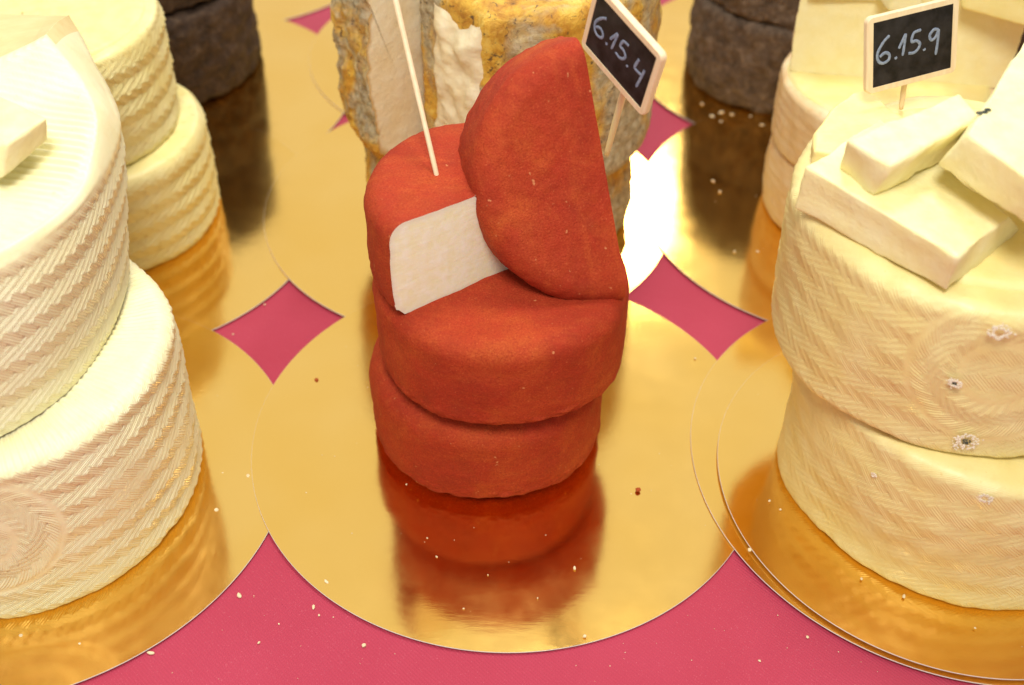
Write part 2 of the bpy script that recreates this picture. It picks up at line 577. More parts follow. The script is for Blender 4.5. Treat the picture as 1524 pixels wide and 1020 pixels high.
board(-0.002, 0.407, 'gold round cake board under the red paprika cheese stack, front centre')
board(-0.2308, 0.3765, 'gold round cake board under the big pale herringbone cheeses, front left')
board(0.2136, 0.3942, 'lower, wider gold cake board of the doubled pair under the tan waxy cheeses')
board(0.2087, 0.3802, 'smaller gold cake board lying on another board under the tan waxy cheeses', (SF, SC), 0.0022)
board(-0.0282, 0.6019, 'gold round cake board under the mouldy ochre cheese, with the burnt-out lamp reflection')
board(-0.2416, 0.5795, 'gold round cake board under the yellow ridged cheeses at the left')
board(0.2036, 0.6050, 'gold round cake board under the beige washed-rind cheeses at the right')
board(-0.027, 0.7941, 'gold round cake board behind the mouldy ochre cheese')
board(-0.2405, 0.7320, 'gold round cake board under the dark brown cheese at the top left')
board(0.2080, 0.7907, 'gold round cake board under the dark grey cheese at the top right')
board(-0.242, 0.9500, 'farthest gold cake board, a sliver at the top edge behind the dark brown cheese')

# ------------------------------------------------------------------ orange paprika wheels
def orange_disp(seed, dimple=None, lump=1.0):
    def f(P, th, r, z, side, top):
        Q = P + seed * 1.7
        d = lump * 0.0008 * nz(Q, 12, seed) + lump * 0.00030 * nz(Q, 45, seed + 1) + 0.00013 * nz(Q, 160, seed + 2)
        # wrinkled crust along the bottom rim
        w = np.exp(-((z - 0.008) / 0.0040) ** 2) * np.clip(side, 0, 1)
        d += w * (0.0007 * np.abs(nz(Q * [1, 1, 2.5], 90, seed + 4)) - 0.0004)
        if dimple:
            for (dx, dy, rad, dep) in dimple:
                d -= top * dep * np.exp(-(((P[:, 0] - dx) ** 2 + (P[:, 1] - dy) ** 2) / rad ** 2))
        return d
    return f

t = thing('round_cheese', 'lowest red paprika-coated wheel, whole, standing on the gold board', 'cheese', (-0.0120, 0.4152, 0.0))
me, _ = revolve_mesh('rind', profile(0.0558, 0.0508, 0.0055, 0.0120, 0.0005, step=0.0009, flat_step=0.0015, cham=0.006), 380, orange_disp(11))
link_mesh('rind', me, t, ORANGE)

t = thing('round_cheese', 'middle red paprika-coated wheel, whole, carrying the two cut halves', 'cheese', (-0.0050, 0.4150, 0.0505))
me, _ = revolve_mesh('rind', profile(0.0574, 0.0505, 0.0060, 0.0090, 0.0004, step=0.0009, flat_step=0.0015, cham=0.006), 380,
                     orange_disp(23, [(-0.018, -0.036, 0.016, 0.0015), (0.02, -0.02, 0.02, 0.0012)]))
link_mesh('rind', me, t, ORANGE)

def plain_face(o_pts, parent, mat, co, no, rough=0.0002, bulge=0.0, seed=2):
    me = face_grid(o_pts, 'cut_face', 9, bulge, rough, seed, no)
    return link_mesh('cut_face', me, parent, mat)

# lying half: kept side is the back left
HC = Vector((-0.0095, 0.4145, 0.1000))
t = thing('cheese_half', 'lying red paprika-coated half wheel showing its white cut face', 'cheese half', HC)
me, _ = revolve_mesh('rind', profile(0.0532, 0.0462, 0.0040, 0.0080, 0.0005, step=0.0009, flat_step=0.0012, cham=0.004), 380, orange_disp(37))
cn = Vector((math.sin(R(35.7)), -math.cos(R(35.7)), 0.02)).normalized()
co = Vector((-0.0446, 0.3815, 0.1000)) - HC
rind, pts = bisect(me, co, cn, 'rind')
rind2, pts2 = bisect(rind, Vector((0.0176, 0, 0)), Vector((1, 0, 0.53)).normalized(), 'rind')
link_mesh('rind', rind2, t, ORANGE)
pts = clip_loop(pts, lambda p: 0.0176 - p.x - 0.53 * p.z)
plain_face(pts, t, PASTE_WHITE, co, cn, 0.0004, 0.0012, 5)
plain_face(pts2, t, PASTE_WHITE, co, Vector((1, 0, 0.53)).normalized(), 0.0004, 0.0012, 5)

# leaning half: stands on its rim, flat side to the camera, cut side to the right
Pb = Vector((0.0502, 0.3922, 0.1005))
e1 = Vector((-0.0235, 0.044, 0.1010)).normalized()
yaw = R(15)
e2 = Vector((-math.cos(yaw), -math.sin(yaw), 0))
e2 = (e2 - e1 * e2.dot(e1)).normalized()
e3 = e1.cross(e2).normalized()
RD, HD = 0.0560, 0.045
mid = Pb + e1 * (RD - 0.001) - e3 * HD
t = thing('cheese_half', 'upright red paprika-coated half wheel leaning on the lying half', 'cheese half')
Mx = Matrix((e1, e2, e3)).transposed().to_4x4()
Mx.translation = mid
t.matrix_world = Mx
me, _ = revolve_mesh('rind', profile(RD, HD, 0.008, 0.0098, 0.0008, step=0.0009, flat_step=0.0012), 380,
                     orange_disp(51, [(0.0, 0.022, 0.02, 0.0008)], 0.45))
rind, pts = bisect(me, Vector((0, 0.0006, 0)), Vector((0, -1, 0)), 'rind')
link_mesh('rind', rind, t, ORANGE)
plain_face(pts, t, PASTE_WHITE, None, (0, -1, 0), 0.0003, 0.0005, 6)

# ------------------------------------------------------------------ pressed herringbone rinds
def tri(x):
    return 2 * np.abs(2 * (x - np.floor(x + 0.5))) - 1
LZ, JAG = 4.2, 0.50
def herring(u, z, rh=0.0066, lam=0.00155, amp=1.0, seed=0, slant=1.5):
    lz = lam * LZ
    zig = (u / lz) % 1.0
    zig = np.where(zig < 0.72, zig / 0.72, (1 - zig) / 0.28) - 0.5
    q = z / rh + 0.3 + JAG * zig
    row = np.floor(q)
    f = np.clip(z / rh + 0.3 - row, -0.2, 1.2)
    odd = row % 2 == 0
    slope = np.where(odd, f, 1 - f)
    ph = u + np.where(odd, 1.0, -2.2) * (f - 0.5) * rh
    strand = np.cos(2 * math.pi * ph / lz)
    return amp * (0.0017 * (slope - 0.5) + 0.00026 * strand)

def rind_coords(me, U, Z, A):
    """arc length, height and strength of the pressed hatch, for the rind material"""
    for nm, v in (('rind_u', U), ('rind_z', Z), ('rind_hatch', A)):
        at = me.attributes.new(nm, 'FLOAT', 'POINT')
        at.data.foreach_set('value', np.ascontiguousarray(v, dtype=np.float32))

def pressed(rad, amp, seed, rh=0.0066, lam=0.00155, med=None, z0=0.0, ztop=1.0, topridge=0.0, wob=0.0008):
    def f(P, th, r, z, side, top):
        u, zc_ = th * rad, z
        vary = np.clip(0.85 + 0.35 * nz(P + seed, 22, seed), 0.25, 1.3)
        fade = np.clip(side * 2.4 - 1.3, 0, 1)
        if med is not None:
            # a round stamp: the same weave laid in rings
            th0, zm, mr = med
            du = ((th - th0 + math.pi) % (2 * math.pi) - math.pi) * rad
            rho = np.hypot(du, z - zm)
            ins = (rho < mr) & (rho > mr * 0.42)
            u = np.where(ins, np.arctan2(z - zm, du) * mr * 0.8, u)
            zc_ = np.where(ins, rho - mr + rh * 4.7, z)
            vary = np.where(rho < mr * 0.42, vary * 0.3, vary)
            soft = np.clip(np.minimum(np.abs(rho - mr), np.abs(rho - mr * 0.42)) / 0.0016 - 0.35, 0, 1)
            vary = vary * soft
        f.u, f.z, f.a = u, zc_, fade * (soft if med is not None else 1.0)
        hb = herring(u, zc_, rh, lam, amp, seed) * vary
        d = fade * hb + wob * nz(P + seed, 16, seed + 3) + 0.00025 * nz(P + seed, 70, seed + 5)
        if topridge:
            tr = np.sin(P[:, 1] * 2 * math.pi / 0.0034)
            rad_l = np.sin(th * rad / 0.0030 * 2 * math.pi)
            rim = np.clip((r - rad * 0.70) / (rad * 0.06), 0, 1)
            d += top * topridge * (tr * (1 - rim) + 0.6 * rad_l * rim)
        # nicked bottom edge
        d -= np.clip(1 - z / 0.003, 0, 1) * np.clip(side, 0, 1) * 0.0012 * np.clip(nz(P * 1.0 + seed, 60, seed + 8) - 0.2, 0, 1)
        return d
    return f

t = thing('round_cheese', 'lower big pale herringbone-rind wheel standing on the front left gold board', 'cheese', (-0.2271, 0.3724, 0.0))
me, _ = revolve_mesh('rind', profile(0.0795, 0.0880, 0.002, 0.006, 0.001, step=0.0007, flat_step=0.0015), 1100,
                     pressed(0.08, 0.62, 2, med=(R(-78), 0.052, 0.032), topridge=0.0006))
link_mesh('rind', me, t, WAX_PALE)

# upper piece of that stack: cut so that its top slopes away behind
def smooth_ring(pts, corners, n):
    """closed ring through pts (rows of 3), Catmull-Rom, straight on segments next to 'corners'"""
    P = np.array(pts, float)
    k = len(P)
    out = []
    for i in range(k):
        p0, p1, p2, p3 = P[(i - 1) % k], P[i], P[(i + 1) % k], P[(i + 2) % k]
        if i in corners:
            p0 = p1 - (p2 - p1)
        if (i + 1) % k in corners:
            p3 = p2 + (p2 - p1)
        for s in np.arange(n) / n:
            out.append(0.5 * ((2 * p1) + (-p0 + p2) * s + (2 * p0 - 5 * p1 + 4 * p2 - p3) * s * s + (-p0 + 3 * p1 - 3 * p2 + p3) * s ** 3))
    return np.array(out)

def arc_pts(c, r, z, a0, a1, n):
    return [(c[0] + r * math.cos(a), c[1] + r * math.sin(a), z) for a in np.radians(np.linspace(a0, a1, n))]

def build_upper_left():
    na = 8
    f = arc_pts((-0.2465, 0.3890), 0.0795, 0.165, 180, 352, na)
    f += [(-0.1680, 0.4094, 0.172), (-0.1773, 0.4304, 0.178), (-0.1852, 0.4388, 0.184), (-0.1965, 0.4489, 0.190), (-0.2100, 0.4326, 0.187), (-0.2377, 0.4011, 0.1835), (-0.29, 0.392, 0.175)]
    o = arc_pts((-0.2465, 0.3895), 0.0832, 0.1605, 180, 352, na)
    o += [(-0.1655, 0.4261, 0.160), (-0.1765, 0.4535, 0.163), (-0.1905, 0.4791, 0.165), (-0.2114, 0.5193, 0.165), (-0.2449, 0.5195, 0.165), (-0.2890, 0.5180, 0.165), (-0.335, 0.46, 0.160)]
    b = arc_pts((-0.252, 0.376), 0.0800, 0.0895, 180, 358, na)
    b += [(-0.1720, 0.405, 0.0895), (-0.1765, 0.425, 0.0895), (-0.188, 0.448, 0.0895), (-0.2125, 0.476, 0.0895), (-0.2449, 0.477, 0.0895), (-0.2890, 0.465, 0.0895), (-0.325, 0.425, 0.0895)]
    n = 95
    cor = {na + 3}
    Rf, Ro, Rb = smooth_ring(f, cor | {na + 4}, n), smooth_ring(o, cor, n), smooth_ring(b, set(), n)
    K = len(Rf)
    # side grid
    arc = np.concatenate([[0], np.cumsum(np.linalg.norm(np.diff(Ro, axis=0), axis=1))])
    ms = 112
    V = []
    tang = np.roll(Ro, -1, 0) - np.roll(Ro, 1, 0)
    nrm = np.stack([tang[:, 1], -tang[:, 0], np.zeros(K)], -1)
    nrm /= np.linalg.norm(nrm, axis=1)[:, None] + 1e-9
    idx = np.arange(K)
    cutmask = np.clip((idx - (na + 3) * n) / 30.0, 0, 1) * np.clip(((na + 6) * n - idx) / 30.0, 0, 1)
    for i in range(ms):
        s = i / (ms - 1)
        Q = Rb + (Ro - Rb) * s
        hb = herring(arc, s * 0.07, 0.0066, 0.00155, 0.62, 4) * (1 - cutmask) * min(1, (1 - s) * 14 + 0.15)
        hb = hb + 0.0009 * nz(Q, 16, 41) * min(1, s * 5) + 0.0018 * math.sin(math.pi * s)
        V.append(Q + nrm * hb[:, None])
    # rounded shoulder and sloping cut from o to f
    mt = 9
    for i in range(1, mt):
        s = i / mt
        Q = Ro + (Rf - Ro) * s
        Q[:, 2] += 0.0016 * math.sin(math.pi * s) * (1 - cutmask)
        V.append(Q)
    # ridged top
    cpt = np.array([-0.222, 0.388, 0.1735])
    mf = 60
    for i in range(mf):
        s = i / (mf - 1) * 0.995
        Q = Rf + (cpt - Rf) * s
        Q[:, 2] += (0.0010 * np.sin(Q[:, 1] * 2 * math.pi / 0.0036 + 1.5 * nz(Q, 8, 12)) + 0.0005 * nz(Q, 18, 13)) * min(1, s * 12)
        V.append(Q)
    V = np.array(V)
    m = len(V)
    Fr = grid_faces(m, K, True)
    split = (ms + mt - 2) * K
    top_start = (ms + mt - 2)
    t = thing('cheese_piece', 'upper pale herringbone-rind piece with a ridged bright top and peaked corner, front left', 'cheese piece', (-0.2271, 0.3724, 0.0895))
    o3 = np.array([-0.2271, 0.3724, 0.0895])
    Fr = np.array(Fr)
    ri, ci = Fr[:, 0] // K, Fr[:, 0] % K
    cut = (ri >= ms - 1) & (ri < ms + mt - 2) & (ci > (na + 2.6) * n) & (ci < (na + 6) * n)
    used = np.unique(Fr[cut])
    remap = np.zeros(m * K, dtype=int)
    remap[used] = np.arange(len(used))
    link_mesh('cut_face', mesh_from(V.reshape(-1, 3)[used] - o3, remap[Fr[cut]], 'cut_face'), t, PASTE_DEEP)
    me = mesh_from(V.reshape(-1, 3) - o3, Fr[~cut], 'rind')
    Zc = np.concatenate([np.full(K, min(i / (ms - 1), 1.0) * 0.07) for i in range(m)])
    Ac = np.concatenate([(1 - cutmask) * (min(1, (1 - i / (ms - 1)) * 14) if i < ms else 0.0) for i in range(m)])
    rind_coords(me, np.tile(arc, m), Zc, Ac)
    link_mesh('rind', me, t, WAX_PALE)
build_upper_left()

# ------------------------------------------------------------------ solid blocks of cheese
def hexa(name, c8, seed=1, bev=0.0016, rough=0.0004, sub=18):
    """a block from 8 corners (bottom 4 ccw, top 4), bevelled, then made uneven"""
    bm = bmesh.new()
    vs_ = [bm.verts.new(c) for c in c8]
    for f in ((3, 2, 1, 0), (4, 5, 6, 7), (0, 1, 5, 4), (1, 2, 6, 5), (2, 3, 7, 6), (3, 0, 4, 7)):
        bm.faces.new([vs_[i] for i in f])
    bmesh.ops.recalc_face_normals(bm, faces=bm.faces[:])
    bmesh.ops.bevel(bm, geom=bm.edges[:], offset=bev, segments=3, profile=0.5, affect='EDGES')
    for _ in range(4):
        es = [e for e in bm.edges if e.calc_length() > 0.0042]
        if not es:
            break
        bmesh.ops.subdivide_edges(bm, edges=es, cuts=1, use_grid_fill=True)
    bmesh.ops.triangulate(bm, faces=[f for f in bm.faces if len(f.verts) > 4])
    bm.normal_update()
    P = np.array([tuple(v.co) for v in bm.verts])
    N = np.array([tuple(v.normal) for v in bm.verts])
    d = rough * nz(P, 45, seed) + rough * 0.6 * nz(P, 140, seed + 1)
    for v, p in zip(bm.verts, P + N * d[:, None]):
        v.co = p
    me = bpy.data.meshes.new(name)
    bm.to_mesh(me)
    bm.free()
    me.polygons.foreach_set('use_smooth', np.ones(len(me.polygons), dtype=bool))
    return me

def prism(name, outline, z0, z1, seed=1, inset=0.002, rough=0.0004, mz=14, disp=None, top_grid=14):
    """upright prism with rounded top and bottom edges from a dense closed outline (N,2)"""
    O = np.array(outline, float)
    c = O.mean(0)
    rr = np.linalg.norm(O - c, axis=1).mean()
    rows = []
    for i in range(top_grid):
        f = 0.02 + (1 - inset / rr - 0.02) * i / (top_grid - 1)
        rows.append((f, z0))
    for i in range(1, 6):
        a = -math.pi / 2 + math.pi / 2 * i / 5
        rows.append((1 - inset / rr * (1 - math.cos(a)), z0 + inset * (1 + math.sin(a))))
    for i in range(1, mz):
        rows.append((1.0, z0 + inset + (z1 - z0 - 2 * inset) * i / mz))
    for i in range(0, 6):
        a = math.pi / 2 * i / 5
        rows.append((1 - inset / rr * (1 - math.cos(a)), z1 - inset * (1 - math.sin(a))))
    for i in range(1, top_grid):
        f = (1 - inset / rr) * (1 - i / (top_grid - 1)) + 0.02 * i / (top_grid - 1)
        rows.append((f, z1))
    n = len(O)
    V = np.array([[(c[0] + (p[0] - c[0]) * f, c[1] + (p[1] - c[1]) * f, z) for p in O] for f, z in rows])
    Q = V.reshape(-1, 3)
    tang = np.roll(O, -1, 0) - np.roll(O, 1, 0)
    nr = np.stack([tang[:, 1], -tang[:, 0]], -1)
    nr /= np.linalg.norm(nr, axis=1)[:, None] + 1e-9
    sgn = np.sign((nr * (O - c)).sum())
    nr *= sgn
    side = np.array([1.0 if f > 0.98 else 0.0 for f, z in rows])
    d = rough * nz(Q, 45, seed) + 0.6 * rough * nz(Q, 150, seed + 1)
    if disp is not None:
        d = d + disp(Q)
    N3 = np.zeros_like(V)
    N3[:, :, 0] = nr[None, :, 0] * side[:, None]
    N3[:, :, 1] = nr[None, :, 1] * side[:, None]
    upn = np.array([(1.0 if z > (z0 + z1) / 2 else -1.0) for f, z in rows]) * (1 - side)
    N3[:, :, 2] = upn[:, None]
    V = V + N3 * d.reshape(len(rows), n, 1)
    F = grid_faces(len(rows), n, True)
    F.append(tuple(range(n - 1, -1, -1)))
    F.append(tuple((len(rows) - 1) * n + i for i in range(n)))
    me = mesh_from(V.reshape(-1, 3), F, name)
    return me

def dense(poly, step=0.0015):
    out = []
    k = len(poly)
    for i in range(k):
        a, b = np.array(poly[i]), np.array(poly[(i + 1) % k])
        n = max(1, int(np.linalg.norm(b - a) / step))
        for j in range(n):
            out.append(a + (b - a) * j / n)
    return np.array(out)

# small chunk on the left stack
c8 = [(-0.235, 0.372, 0.176), (-0.1905, 0.366, 0.1755), (-0.1795, 0.389, 0.179), (-0.232, 0.425, 0.180),
      (-0.235, 0.372, 0.187), (-0.1865, 0.371, 0.1885), (-0.1765, 0.388, 0.1895), (-0.230, 0.425, 0.189)]
o = link_mesh('cheese_chunk', hexa('cheese_chunk', c8, 3, 0.0014), None, PASTE_CREAM)
tag(o, 'small pale chunk lying on the ridged top at the left edge', 'cheese chunk')

# ------------------------------------------------------------------ yellow ridged stack at the left
t = thing('round_cheese', 'lower yellow zigzag-rind wheel behind the pale stack, on the left gold board', 'cheese', (-0.2500, 0.5875, 0.0))
me, _ = revolve_mesh('rind', profile(0.0690, 0.062, 0.002, 0.006, 0.001, step=0.0008, flat_step=0.003), 640, pressed(0.069, 0.8, 6, 0.0062, 0.0018))
link_mesh('rind', me, t, WAX_YELLOW)
t = thing('round_cheese', 'upper yellow zigzag-rind wheel of the left back stack, a wedge cut out of it', 'cheese', (-0.2660, 0.5900, 0.062))
gap = R(-60)
me, P = revolve_mesh('rind', profile(0.0710, 0.066, 0.002, 0.005, 0.001, step=0.0008, flat_step=0.003), 640,
                     pressed(0.071, 1.0, 8, 0.0064, 0.0018), gap + 0.018, gap + 2 * math.pi - 0.018)
link_mesh('rind', me, t, WAX_YELLOW)
for k, j in enumerate((0, P.shape[1] - 1)):
    loop = [tuple(p) for p in P[:, j]]
    link_mesh('cut_face', cap_mesh(loop), t, PASTE_YELLOW)

def top_disc(parent, rad, z, seed, a0=0.0, a1=2 * math.pi, mat=None):
    n = 160
    a = np.linspace(a0, a1, n)
    rings = []
    for f in (1.0, 0.975, 0.9, 0.75, 0.6, 0.45, 0.3, 0.15, 0.01):
        rr = rad * f * (1 + 0.006 * np.sin(5 * a + seed) + 0.004 * np.sin(11 * a))
        Q = np.stack([rr * np.cos(a), rr * np.sin(a), np.full(n, z if f < 0.99 else z - 0.004)], -1)
        Q[:, 2] += 0.0004 * nz(Q, 40, seed)
        rings.append(Q)
    link_mesh('cut_top', mesh_from(np.concatenate(rings), grid_faces(len(rings), n, False), 'cut_top'), parent, mat or PASTE_YELLOW)
top_disc(t, 0.0655, 0.0675, 4, gap + 0.03, gap + 2 * math.pi - 0.03)

# ------------------------------------------------------------------ dark rind stacks at the back
def rough_disp(seed, a=0.0014):
    def f(P, th, r, z, side, top):
        return a * nz(P + seed, 20, seed) + a * 0.6 * nz(P + seed, 70, seed + 1) + a * 0.35 * nz(P + seed, 190, seed + 2)
    return f
for i, (x, y, z, r, h, mat, lab) in enumerate([
        (-0.2560, 0.7700, 0.0, 0.0690, 0.066, DARK_BROWN, 'lower dark brown rough-rind wheel at the top left'),
        (-0.2580, 0.7720, 0.0665, 0.0680, 0.068, DARK_BROWN, 'upper dark brown wheel, only its black underside edge in the top left'),
        (0.1880, 0.7730, 0.0, 0.0640, 0.064, DARK_GREY, 'lower dark grey rough-rind wheel behind the beige stack'),
        (0.1900, 0.7740, 0.0645, 0.0640, 0.068, DARK_GREY, 'upper dark grey wheel cut off by the top edge behind the beige stack'),
        (0.3650, 0.7600, 0.0, 0.0640, 0.075, DARK_BROWN, 'dark red-brown wheel glimpsed at the top right edge behind the pale wedge')]):
    t = thing('round_cheese', lab, 'cheese', (x, y, z))
    me, _ = revolve_mesh('rind', profile(r, h, 0.004, 0.006, 0.001, step=0.0014, flat_step=0.003), 300, rough_disp(60 + i))
    link_mesh('rind', me, t, mat)

# ------------------------------------------------------------------ mouldy ochre cheese behind
AC = (-0.0095, 0.602)
t = thing('round_cheese', 'lower mouldy ochre wheel mostly hidden behind the red stack', 'cheese', (AC[0], AC[1], 0.0))
me, _ = revolve_mesh('rind', profile(0.0785, 0.060, 0.003, 0.008, 0.0005, step=0.0014, flat_step=0.004), 400, rough_disp(71, 0.0016))
link_mesh('rind', me, t, AGED)
t = thing('round_cheese', 'big mouldy ochre wheel with a notch showing its smooth cream cut face', 'cheese', (AC[0], AC[1], 0.060))
me, P = revolve_mesh('rind', profile(0.0870, 0.110, 0.022, 0.010, 0.0008, step=0.0014, flat_step=0.004), 420, rough_disp(75, 0.0022), R(14), R(222.5))
link_mesh('rind', me, t, AGED)
link_mesh('cut_face', face_grid([tuple(p) for p in P[:, -1]] , 'cut_face', 9, 0.0, 0.0006, 9), t, PASTE_AGED_EDGE)
link_mesh('cut_face', face_grid([tuple(p) for p in P[:, 0]] , 'cut_face', 9, 0.0, 0.0006, 9), t, PASTE_AGED_EDGE)
poly = [(-0.0490 - AC[0], 0.5570 - AC[1]), (-0.0420 - AC[0], 0.5480 - AC[1])]
poly += [(0.0870 * math.cos(a), 0.0870 * math.sin(a)) for a in np.radians(np.linspace(-94, 11, 40))]
poly += [(0.004, 0.004)]
t = thing('cheese_wedge', 'mouldy ochre wedge fitted in the notch, rough cream cut edge at its left', 'cheese wedge', (AC[0], AC[1], 0.060))
me = prism('rind', dense(poly, 0.0022), 0.0, 0.110, 81, 0.008, 0.0007, 60)
link_mesh('rind', me, t, AGED)
# rough cream cut strip on the wedge
A_, B_ = np.array(poly[1]), np.array(poly[2])
nn_ = np.array([-(B_ - A_)[1], (B_ - A_)[0]])
nn_ /= np.linalg.norm(nn_)
if nn_[1] > 0:
    nn_ = -nn_
nu, nv = 24, 60
V = []
for i in range(nv):
    for j in range(nu):
        u, v = j / (nu - 1), i / (nv - 1)
        e = 0.0 + 0.03 * math.sin(v * 17) + 0.02 * math.sin(v * 41)
        uu = e + (1 - 2 * e) * u
        q = A_ + (B_ - A_) * uu
        edge = min(u, 1 - u, v, 1 - v)
        off = -0.004 + 0.0080 * min(1.0, edge * 7) ** 0.6
        V.append((q[0] + nn_[0] * off, q[1] + nn_[1] * off, 0.006 + (0.097 + 0.002 * math.sin(u * 9)) * v))
V = np.array(V)
V[:, :2] += nn_[None] * (0.0012 * nz(V, 60, 14) + 0.0006 * nz(V, 160, 15))[:, None]
link_mesh('cut_face', mesh_from(V, grid_faces(nv, nu, False), 'cut_face'), t, PASTE_AGED)

# ------------------------------------------------------------------ beige washed stack at the right back
def washed(seed):
    def f(P, th, r, z, side, top):
        return 0.0009 * nz(P + seed, 18, seed) + side * 0.00012 * np.sin(z * 2 * math.pi / 0.0062 + nz(P, 8, seed)) + 0.0003 * nz(P, 80, seed + 1)
    return f
for z, h, x, lab, sd in ((0.0, 0.0470, 0.2145, 'lower beige washed-rind wheel of the right back stack', 3), (0.0472, 0.0420, 0.2125, 'upper beige wheel with a bright yellow cut top, under the pale block', 5)):
    t = thing('round_cheese', lab, 'cheese', (x, 0.6060, z))
    me, _ = revolve_mesh('rind', profile(0.0600, h, 0.004, 0.004, 0.0012, step=0.0012, flat_step=0.004), 320, washed(sd))
    link_mesh('rind', me, t, WASHED)
    if z > 0:
        n = 160
        a = np.linspace(0, 2 * math.pi, n, endpoint=False)
        rings = []
        for f in (1.0, 0.97, 0.9, 0.75, 0.6, 0.45, 0.3, 0.15, 0.01):
            rr = 0.0572 * f * (1 + 0.006 * np.sin(5 * a) + 0.004 * np.sin(11 * a))
            Q = np.stack([rr * np.cos(a), rr * np.sin(a), np.full(n, h + (0.0017 if f < 0.99 else -0.0022))], -1)
            Q[:, 2] += 0.0003 * nz(Q, 40, 19)
            rings.append(Q)
        link_mesh('cut_top', mesh_from(np.concatenate(rings), grid_faces(len(rings), n, True), 'cut_top'), t, PASTE_YELLOW)
# half wheel standing as a block on it
HB = Vector((0.2160, 0.6050, 0.0905))
t = thing('cheese_half', 'pale half wheel on the beige stack, its wide cut face behind the price sign', 'cheese half', HB)
me, _ = revolve_mesh('rind', profile(0.0600, 0.0480, 0.003, 0.004, 0.001, step=0.0012, flat_step=0.003), 320, washed(9))
cn = Vector((-0.12, -1, 0.10)).normalized()
rind, pts = bisect(me, Vector((0, -0.003, 0)), cn, 'rind')
link_mesh('rind', rind, t, WASHED)
plain_face(pts, t, PASTE_CREAM, None, cn, 0.0003, 0.0004, 11)
ng = 120
a = np.linspace(0, 2 * math.pi, ng, endpoint=False)
poly = [(0.0575 * math.cos(q), 0.0575 * math.sin(q)) for q in np.radians(np.linspace(-2, 177, 60))]
me = prism('cut_top', dense(poly, 0.003), 0.0455, 0.0490, 4, 0.0008, 0.0002, 3)
link_mesh('cut_top', me, t, PASTE_CREAM)
c8 = [(0.196, 0.585, 0.1405), (0.213, 0.583, 0.1405), (0.216, 0.625, 0.1405), (0.190, 0.628, 0.1405),
      (0.197, 0.586, 0.152), (0.212, 0.585, 0.152), (0.215, 0.625, 0.152), (0.191, 0.628, 0.152)]
o = link_mesh('cheese_chunk', hexa('cheese_chunk', c8, 8, 0.0014), None, PASTE_CREAM)
tag(o, 'pale chunk on the half wheel at the top edge, left of the price sign', 'cheese chunk')
c8 = [(0.236, 0.590, 0.1405), (0.285, 0.562, 0.138), (0.305, 0.600, 0.138), (0.245, 0.630, 0.1405),
      (0.237, 0.591, 0.158), (0.285, 0.563, 0.156), (0.305, 0.600, 0.156), (0.246, 0.630, 0.158)]
o = link_mesh('cheese_wedge', hexa('cheese_wedge', c8, 9, 0.0016), None, PASTE_YELLOW)
tag(o, 'yellow wedge in the top right corner lying on the half wheel', 'cheese wedge')

# ------------------------------------------------------------------ tan waxy stack at the right
RL = Vector((0.2128, 0.3866, 0.0024))
t_low = thing('round_cheese', 'lower tan waxy wheel on the doubled gold boards at the right', 'cheese', RL)
me, _ = revolve_mesh('rind', profile(0.0822, 0.0762, 0.003, 0.0050, 0.0008, step=0.0007, flat_step=0.002), 900, pressed(0.082, 0.32, 12, 0.0066, 0.00155, wob=0.0014))
link_mesh('rind', me, t_low, WAX_TAN)
RU = Vector((0.1930, 0.3995, 0.0790))
t_up = thing('round_cheese', 'upper tan waxy wheel with circular stamp and mould spots, carrying the cut pieces', 'cheese', RU)
me, _ = revolve_mesh('rind', profile(0.0780, 0.0755, 0.0032, 0.008, 0.0008, step=0.0007, flat_step=0.002), 1000,
                     pressed(0.08, 0.40, 14, 0.0066, 0.00155, med=(R(-98), 0.046, 0.034), wob=0.0014))
link_mesh('rind', me, t_up, WAX_TAN)

top_disc(t_up, 0.0640, 0.0775, 7)

def spot(parent, name, world, size, mat, ring=True, seed=0, centre=None):
    """a mould bloom lying on the side of a wheel: ragged ring or disc"""
    c = Vector((parent.location.x, parent.location.y, 0))
    p = Vector(world)
    nrm = Vector((p.x - c.x, p.y - c.y, 0)).normalized()
    tu = Vector((-nrm.y, nrm.x, 0))
    g = np.random.default_rng(seed)
    V, F = [], []
    cnt = int(24 + size * 14000) if ring else int(10 + size * 9000)
    for k in range(cnt):
        a = 2 * math.pi * k / cnt + g.uniform(-0.2, 0.2)
        rr = size * (g.uniform(0.45, 1.0) if ring else 0.75 * math.sqrt(g.random()))
        if ring and g.random() < 0.15:
            rr *= 1.25
        q = p + tu * (rr * math.cos(a)) + Vector((0, 0, 0.85 * rr * math.sin(a))) - parent.location + nrm * 0.0003
        s_ = g.uniform(0.00016, 0.00046) * (0.8 + size * 60)
        base = len(V)
        nn = 7
        for h, f in ((-0.2, 1.15), (0.22, 0.8), (0.42, 0.3)):
            for j in range(nn):
                b_ = 2 * math.pi * j / nn + k
                w = s_ * f * g.uniform(0.8, 1.25)
                V.append(q + tu * (w * math.cos(b_)) + Vector((0, 0, w * math.sin(b_))) + nrm * (h * s_))
        for i in range(2):
            for j in range(nn):
                F.append((base + i * nn + j, base + i * nn + (j + 1) % nn, base + (i + 1) * nn + (j + 1) % nn, base + (i + 1) * nn + j))
        F.append(tuple(base + 2 * nn + j for j in range(nn)))
    o = link_mesh(name, mesh_from(V, F, name), parent, mat)
    if centre is not None:
        spot(parent, 'mould_core', world, size * 0.42, centre, False, seed + 50)
    return o
def on_side(parent, ang, z, rad):
    return (parent.location.x + rad * math.cos(R(ang)), parent.location.y + rad * math.sin(R(ang)), z)
spot(t_up, 'mould_spot', on_side(t_up, -102.6, 0.1475, 0.0800), 0.0042, MOULD_WHITE, True, 1)
spot(t_up, 'mould_spot', on_side(t_up, -108.9, 0.1195, 0.0800), 0.0026, MOULD_WHITE, True, 2, MOULD_DARK)
